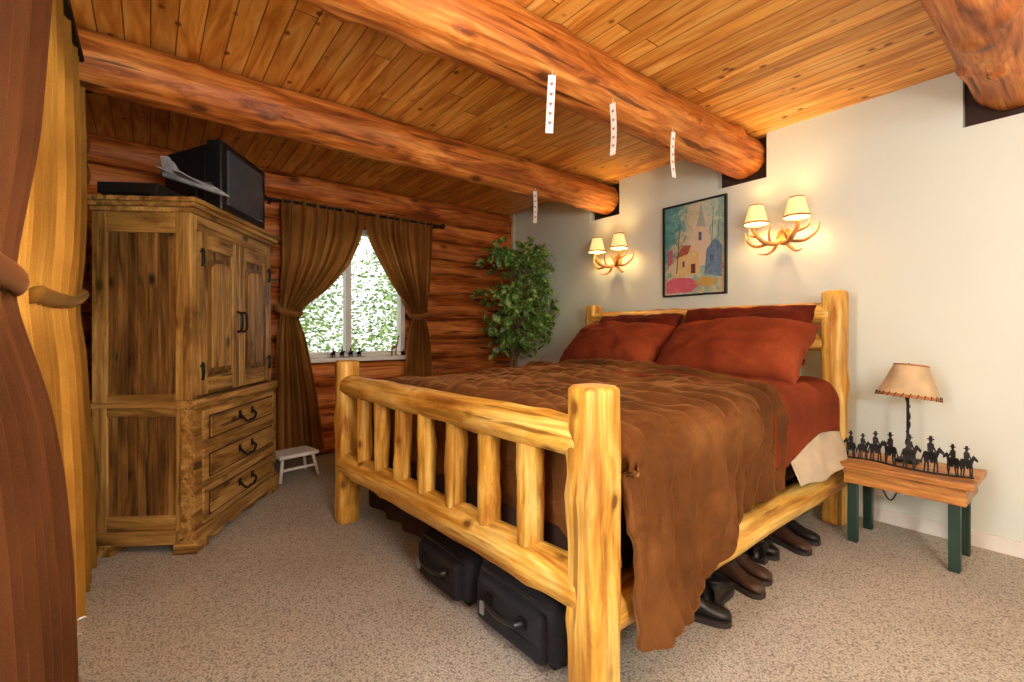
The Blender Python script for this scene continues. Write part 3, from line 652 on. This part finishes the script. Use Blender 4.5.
def ell(cx,cy,rx,ry,n=14,a0=0):
    return [(cx+rx*math.cos(2*math.pi*i/n)*math.cos(a0)-ry*math.sin(2*math.pi*i/n)*math.sin(a0),cy+rx*math.cos(2*math.pi*i/n)*math.sin(a0)+ry*math.sin(2*math.pi*i/n)*math.cos(a0)) for i in range(n)]
def riderpolys(var=0):
    g=.03*var
    P=[ell(.5,.42,.20,.11),ell(.36,.44,.1,.11),ell(.62,.43,.10,.11),
       [(.60,.40),(.72,.38),(.81+g,.60),(.72+g,.66)],[(.71+g,.65),(.78+g,.67),(.93+g,.54),(.90+g,.47),(.76+g,.55)],[(.75+g,.64),(.765+g,.71),(.79+g,.64)],
       [(.27,.48),(.31,.52),(.23,.20),(.17,.22)],
       [(.27,.42),(.42,.40),(.37,.22),(.31,.22)],[(.31,.24),(.37,.24),(.335,0),(.28,0)],[(.34,.40),(.46,.38),(.46,.2),(.40,.2)],[(.40,.22),(.46,.22),(.43+g,0),(.375+g,0)],
       [(.57,.40),(.68,.40),(.665,.2),(.61,.2)],[(.61,.22),(.665,.22),(.675-g,0),(.62-g,0)],[(.62,.42),(.72,.40),(.745,.22),(.69,.22)],[(.69,.24),(.745,.24),(.73+g,0),(.675+g,0)],
       [(.41,.48),(.59,.48),(.62,.74),(.50,.81),(.40,.74)],[(.44,.5),(.58,.5),(.62,.30),(.55,.22),(.49,.26)],[(.55,.74),(.60,.72),(.70,.56),(.65,.52)],
       ell(.515,.84,.06,.065,10),ell(.515,.875,.13,.022,12),[(.45,.88),(.58,.88),(.56,.96),(.47,.96)]]
    return P
RS=empty('cowboy_riders_sculpture')
base=[(3.22,.915),(3.25,.80),(3.21,.68),(3.20,.56),(3.22,.46),(3.25,.39)]
tube('base_strip',[(x,y,nz+.005) for x,y in base],.01,blackm,RS,flat=.5)
spec=[(3.22,.895,.16),(3.24,.845,.15),(3.235,.785,.175),(3.21,.71,.185),(3.20,.63,.19),(3.205,.545,.195),(3.22,.46,.165),(3.245,.415,.16)]
for i,(x,y,hh) in enumerate(spec):
    sgn=-1 if i%3 else 1
    polyprism('rider_%d'%(i+1),riderpolys((i%3)-1),blackm,RS,lambda u,v,w_,x=x,y=y,hh=hh,sgn=sgn:Vector((x+w_+(u-.5)*.02,y+sgn*(u-.5)*hh*.62,nz+.008+v*hh)),.004)
SO=empty('horse_rider_ornament')
for i in range(4):
    polyprism('rider_%d'%i,riderpolys(i%2),blackm,SO,lambda u,v,w_,i=i:Vector((1.36+i*.085+u*.08,Y1-.055+w_,.95+v*.10)),.004)
bx('strip',1.35,1.72,Y1-.062,Y1-.045,.947,.954,blackm,SO,.001)
GO=empty('giraffe_figurine',(2.03,Y1-.05,.95)); gmj=plain('carved_wood',(168,110,60),.5)
tube('body',[(-.03,0,.085),(.0,0,.09),(.03,0,.10)],[.012,.018,.012],gmj,GO); tube('neck',[(.025,0,.10),(.04,0,.15),(.045,0,.20),(.065,0,.205)],[.011,.007,.008,.004],gmj,GO)
for a in(-.025,.02):
    for b_ in(-.008,.008): tube('leg',[(a,b_,.09),(a,b_,.0)],.005,gmj,GO)
# ------------------------------------------------------------ ficus
FT=empty('ficus_tree',(3.18,4.02,0))
bark=plain('bark',(110,84,56),.8,nscale=20,var=.3)
basket=plain('woven_basket',(150,104,56),.8,nscale=40,var=.4,bump=.6)
lathe('pot',[(0,0),(.14,0),(.17,.1),(.18,.26),(.19,.28),(.17,.28),(.165,.24),(0,.24)],basket,FT,segs=32)
for k in range(3):
    a=k*2.1
    tube('trunk_%d'%k,[(.03*math.cos(a),.03*math.sin(a),.22),(.035*math.cos(a+2),.035*math.sin(a+2),.6),(.04*math.cos(a+4),.04*math.sin(a+4),1.0),(.10*math.cos(a+5),.10*math.sin(a+5),1.45),(.2*math.cos(a+5.2),.2*math.sin(a+5.2),1.9)],[.018,.016,.014,.010,.004],bark,FT)
lv=[];lf=[];tips=[]
rnd=random.Random(7)
for k in range(105):
    th=rnd.uniform(0,2*math.pi); zc=rnd.uniform(1.06,2.13); rr=.42*math.sqrt(max(.05,1-((zc-1.58)/.66)**2))*rnd.uniform(.35,1)
    tips.append(Vector((rr*math.cos(th)+.03,rr*math.sin(th)-.06,zc)))
for t in tips:
    if rnd.random()<.35: tube('twig',[(0,0,t.z-.3),(t.x*.5,t.y*.5,t.z-.08),t],[.006,.004,.002],bark,FT,segs=5,sub=3)
    for q in range(9):
        p=t+Vector((rnd.gauss(0,.06),rnd.gauss(0,.06),rnd.gauss(0,.06)))
        dr=Vector((rnd.gauss(0,1),rnd.gauss(0,1),rnd.uniform(-1.6,.2))).normalized(); sd=dr.cross(Vector((rnd.gauss(0,1),rnd.gauss(0,1),rnd.gauss(0,1)))).normalized(); nn=dr.cross(sd)
        L_=rnd.uniform(.08,.14);W_=L_*.26; b=len(lv)
        nl=[p,p+dr*L_*.3+sd*W_,p+dr*L_*.7+sd*W_*.8,p+dr*L_+nn*-.01,p+dr*L_*.7-sd*W_*.8,p+dr*L_*.3-sd*W_,p+dr*L_*.5+nn*.006]
        mxx=max(v.x for v in nl); mxy=max(v.y for v in nl); sh=Vector((min(0,.445-mxx),min(0,.52-mxy),0))
        lv+=[v+sh for v in nl]
        lf+=[(b,b+1,b+6),(b+1,b+2,b+6),(b+2,b+3,b+6),(b+3,b+4,b+6),(b+4,b+5,b+6),(b+5,b,b+6)]
def leafmat(nm,a,b_,c,sc):
    m,nt,b=newmat(nm); L=nt.links.new; tc=N(nt,'ShaderNodeTexCoord'); n=N(nt,'ShaderNodeTexNoise',_Scale=sc,_Detail=2.0); L(tc.outputs['Object'],n.inputs['Vector'])
    r=ramp(nt,[(.35,lin(a)),(.52,lin(b_)),(.68,lin(c))]); L(n.outputs['Fac'],r.inputs[0]); L(r.outputs[0],b.inputs['Base Color']); b.inputs['Roughness'].default_value=.4
    t=N(nt,'ShaderNodeBsdfTranslucent'); L(r.outputs[0],t.inputs['Color']); mx=N(nt,'ShaderNodeMixShader'); mx.inputs[0].default_value=.25; L(b.outputs[0],mx.inputs[1]); L(t.outputs[0],mx.inputs[2]); L(mx.outputs[0],nt.nodes['Material Output'].inputs['Surface']); return m
mesh_obj('leaves',lv,lf,leafmat('ficus_leaves',(44,92,30),(98,150,62),(200,206,130),26.0),FT)
# ------------------------------------------------------------ suitcases, shoes, stool
canv=plain('black_ballistic_nylon',(28,28,32),.75,nscale=60,var=.3,spec=.3)
def suitcase(name,x,y,wx,wy,h,rz):
    E=empty(name,(x,y,0),rz)
    bx('shell',0,wx,-wy/2,wy/2,.015,h,canv,E,.075,segs=6)
    bx('front_pocket',-.028,.03,-wy/2+.05,wy/2-.05,.035,h-.04,canv,E,.028,segs=6)
    tube('piping',[(.02,-wy/2+.03,h-.035),(.008,-wy/2+.10,h-.024),(.006,0,h-.02),(.008,wy/2-.10,h-.024),(.02,wy/2-.03,h-.035)],.006,black,E)
    tube('zip',[(-.026,-wy/2+.07,.10),(-.030,0,.10),(-.026,wy/2-.07,.10)],.003,iron,E)
    tube('handle',[(-.025,-.10,h*.62),(-.055,-.085,h*.60),(-.06,0,h*.56),(-.055,.085,h*.60),(-.025,.10,h*.62)],.011,black,E)
    for s in(-1,1):
        bx('handle_mount',-.036,-.02,s*.10-.02,s*.10+.02,h*.62-.02,h*.62+.02,iron,E,.004)
        bx('foot_wheel',.04,.08,s*(wy/2-.07)-.02,s*(wy/2-.07)+.02,0,.03,black,E,.008)
    bx('name_tag',-.038,-.03,.13,.155,h*.3,h*.5,plain('tag',(150,150,150),.5),E,.002)
suitcase('suitcase',1.05,1.87,.5,.44,.235,.02);suitcase('suitcase.001',1.08,1.38,.5,.49,.25,.03)
leather=plain('black_leather',(26,23,23),.4); sole=plain('rubber_sole',(46,40,36),.7); lb=plain('brown_leather',(66,44,30),.45)
def shoe(name,x,y,rz,mat,boot=False):
    E=empty(name,(x,y,0),rz); E.scale=(.84,.92,1)
    sec=[(0,.026,.085),(.03,.036,.095),(.08,.037,.095),(.12,.036,.075),(.17,.043,.052),(.21,.047,.045),(.245,.043,.038),(.268,.028,.03),(.275,.010,.018)]
    vs=[];fs=[];n=14
    for (l,w_,h) in sec:
        for j in range(n):
            a=2*math.pi*j/n; c,s=math.cos(a),math.sin(a)
            vs.append((l,w_*(abs(c)**.8)*(1 if c>0 else -1),.02+h*(.5+.5*s)))
    for i in range(len(sec)-1):
        for j in range(n):
            a=i*n+j;b=i*n+(j+1)%n; fs.append((a,b,b+n,a+n))
    fs.append(tuple(range(n)));fs.append(tuple(range((len(sec)-1)*n,len(sec)*n)))
    mesh_obj('upper',vs,fs,mat,E,True)
    out=[(l,w_+.004) for l,w_,_ in sec]+[(l,-w_-.004) for l,w_,_ in reversed(sec)]
    polyprism('sole',[out],sole,E,lambda u,v,w2:Vector((u,v,w2)),.022)
    bx('heel',0.0,.07,-.033,.033,0,.03,sole,E,.004)
    if boot: tube('shaft',[(.05,0,.09),(.048,0,.15),(.045,0,.20)],[.042,.046,.048],mat,E,segs=18)
    else: lathe('collar',[(.034,.0),(.038,.01),(.032,.016),(.026,.0)],mat,E,(.05,0,.105),18)
    for k in range(3): tube('lace_%d'%k,[(.10+k*.022,-.02,.098-k*.012),(.10+k*.022,0,.106-k*.013),(.10+k*.022,.02,.098-k*.012)],.003,sole,E,sub=2,segs=6)
for i,(x,y,a,m_,bt) in enumerate([(1.76,1.13,-60,leather,False),(1.90,1.04,10,leather,False),(2.20,1.16,-98,lb,False),(2.31,1.19,-88,lb,False),(2.48,1.09,15,leather,False),(2.54,1.26,-70,leather,True),(2.84,1.18,-105,lb,False),(2.97,1.20,-92,leather,False)]):
    shoe('shoe' if i==0 else 'shoe.%03d'%i,x,y,math.radians(a),m_,bt)
ST=empty('footstool',(.93,4.10,0),.2)
bx('seat',-.16,.16,-.12,.12,.19,.22,white,ST,.01)
for i,(a,b_) in enumerate([(-1,-1),(1,-1),(1,1),(-1,1)]): tube('leg_%d'%i,[(a*.12,b_*.08,.20),(a*.155,b_*.115,.012)],[.014,.012],white,ST,sub=1)
bx('stretcher',-.13,.13,-.1,-.085,.09,.11,white,ST,.004)
paper=plain('white_paper',(236,234,226),.7,var=.02); heart=plain('red_heart_print',(170,90,90),.7)
def strip(name,x,y,z,rz,tilt=0):
    E=empty(name,(x,y,z),rz); E.rotation_euler=(0,tilt,rz)
    sheet('paper',lambda u,v:Vector(((u-.5)*.036,.012*math.sin(v*3),-.27*v)),3,14,paper,E)
    tube('string',[(0,0,0),(0,.01,.03)],.0015,paper,E,sub=1,segs=5)
    for k in range(5):
        zz=-.04-k*.045
        yy=.012*math.sin(-zz/.27*3)-.002
        mesh_obj('heart_%d'%k,[(0,yy,zz-.010),(.009,yy,zz+.003),(.005,yy,zz+.008),(0,yy,zz+.004),(-.005,yy,zz+.008),(-.009,yy,zz+.003)],[(0,1,2,3,4,5)],heart,E)
strip('hanging_paper_strip',1.47,1.57,2.395,-.7,.05);strip('hanging_paper_strip.001',1.90,1.57,2.395,-1.5);strip('hanging_paper_strip.002',2.46,1.57,2.395,-.1,-.03);strip('hanging_paper_strip.003',2.58,2.97,2.40,-1.2)
OU=empty('wall_outlet',(X1-.004,1.0-.15,.22)); bx('plate',-.006,.004,-.035,.035,-.055,.055,white,OU,.003)
tube('cord',[(.05,.0,.008),(.16,.03,.0),(.22,.07,-.16),(.25,.13,-.31),(.255,.18,-.242)],.004,iron,TL)
# ------------------------------------------------------------ outside
gmat=plain('grass',(130,150,90),.9,nscale=3,var=.3)
multibox('lawn',[(-14,14,-10,24,-.5,-.4)],gmat)
tv=[];tf=[]
for (cx,cy_,hh,rr) in [(-1.0,9.5,7,1.9),(1.2,9.8,8,2.1),(3.2,9.2,7,2.0),(5.2,10,8,2.2),(2.2,12,9,2.6),(4.2,12.5,9,2.6),(-.2,13,9,2.2),(7.2,12,9,2.6)]:
    for k in range(6500):
        z=rnd.uniform(0,1)**1.5; a=rnd.uniform(0,2*math.pi); r_=rr*(1-z)*math.sqrt(rnd.uniform(.25,1))
        p=Vector((cx+r_*math.cos(a),cy_+r_*math.sin(a),-.1+z*hh)); dr=Vector((math.cos(a),math.sin(a),rnd.uniform(-.6,.4))).normalized(); sd=dr.cross(Vector((rnd.gauss(0,1),rnd.gauss(0,1),1))).normalized()
        s=rnd.uniform(.06,.15); b=len(tv); tv+=[p,p+dr*s*.5+sd*s*.25,p+dr*s,p+dr*s*.5-sd*s*.25]; tf.append((b,b+1,b+2,b+3))
mesh_obj('evergreen_trees',tv,tf,leafmat('evergreen_foliage',(104,132,66),(148,176,96),(196,212,140),3.0))
# ------------------------------------------------------------ lights
W=bpy.data.worlds.new('sky'); S.world=W; W.use_nodes=True; bg=W.node_tree.nodes['Background']
sky=W.node_tree.nodes.new('ShaderNodeTexSky'); sky.sky_type='HOSEK_WILKIE'; sky.turbidity=4; sky.sun_direction=(-.5,-.5,.7)
mxn=W.node_tree.nodes.new('ShaderNodeMix'); mxn.data_type='RGBA'; mxn.inputs[0].default_value=.6; mxn.inputs[7].default_value=(1,1,1,1)
W.node_tree.links.new(sky.outputs[0],mxn.inputs[6]); W.node_tree.links.new(mxn.outputs[2],bg.inputs[0]); bg.inputs[1].default_value=2.7
sd_=bpy.data.lights.new('sun','SUN'); sd_.energy=3.2; sd_.angle=math.radians(12); sd_.color=(1,.95,.86); so=bpy.data.objects.new('sun',sd_); so.rotation_mode='QUATERNION'; so.rotation_quaternion=Vector((.66,.30,-.62)).to_track_quat('-Z','Y'); link(so)
def area(name,loc,dirv,sx,sy,e,col):
    l=bpy.data.lights.new(name,'AREA'); l.shape='RECTANGLE'; l.size=sx; l.size_y=sy; l.energy=e; l.color=col
    o=bpy.data.objects.new(name,l); o.location=loc; o.rotation_mode='QUATERNION'; o.rotation_quaternion=Vector(dirv).to_track_quat('-Z','Y'); link(o)
area('daylight_patio_door',(X0-.5,1.75,1.2),(1,0,-.1),2.4,2.0,200,(1,.98,.95))
def pt(n,loc,e,r,c,parent=None):
    l=bpy.data.lights.new(n,'POINT'); l.energy=e; l.shadow_soft_size=r; l.color=c; o=bpy.data.objects.new(n,l); o.location=loc; link(o,parent)
for nm,lx,ly,lz,en in (('added_fill_ceiling',1.5,-.9,-.25,52),('added_fill_ceiling.001',.45,.75,-.5,40)):  # unseen fill lights in small ceiling fixtures, added to brighten the room
    fill_c=empty(nm,(lx,ly,2.44))
    lathe('stem_fitting',[(.02,.2),(.05,.2),(.05,.24),(.02,.26)],white,fill_c)
    lathe('canopy',[(.0,.26),(.07,.25),(.08,.2),(.0,.2)],white,fill_c)
    pt('bulb',(0,0,lz),en,.2,(1,.965,.91),fill_c)
fill_f=empty('added_fill_floor',(.35,-1.1,0))  # unseen fill light on a stand, added to lift ceiling and far walls
lathe('base',[(0,0),(.14,0),(.14,.02),(.02,.035),(.012,.06),(.012,1.35),(0,1.35)],iron,fill_f)
pt('bulb',(0,0,1.55),118,.18,(1,.965,.91),fill_f)
# ------------------------------------------------------------ camera
S.view_settings.view_transform='Standard'
cd=bpy.data.cameras.new('camera'); cd.sensor_width=36; cd.lens=461/1024*36; cd.shift_y=-9/1024; cd.clip_start=.02
co=bpy.data.objects.new('camera',cd); co.location=(0,0,1.2); co.rotation_euler=(math.pi/2,0,-math.radians(38.14)); link(co); S.camera=co
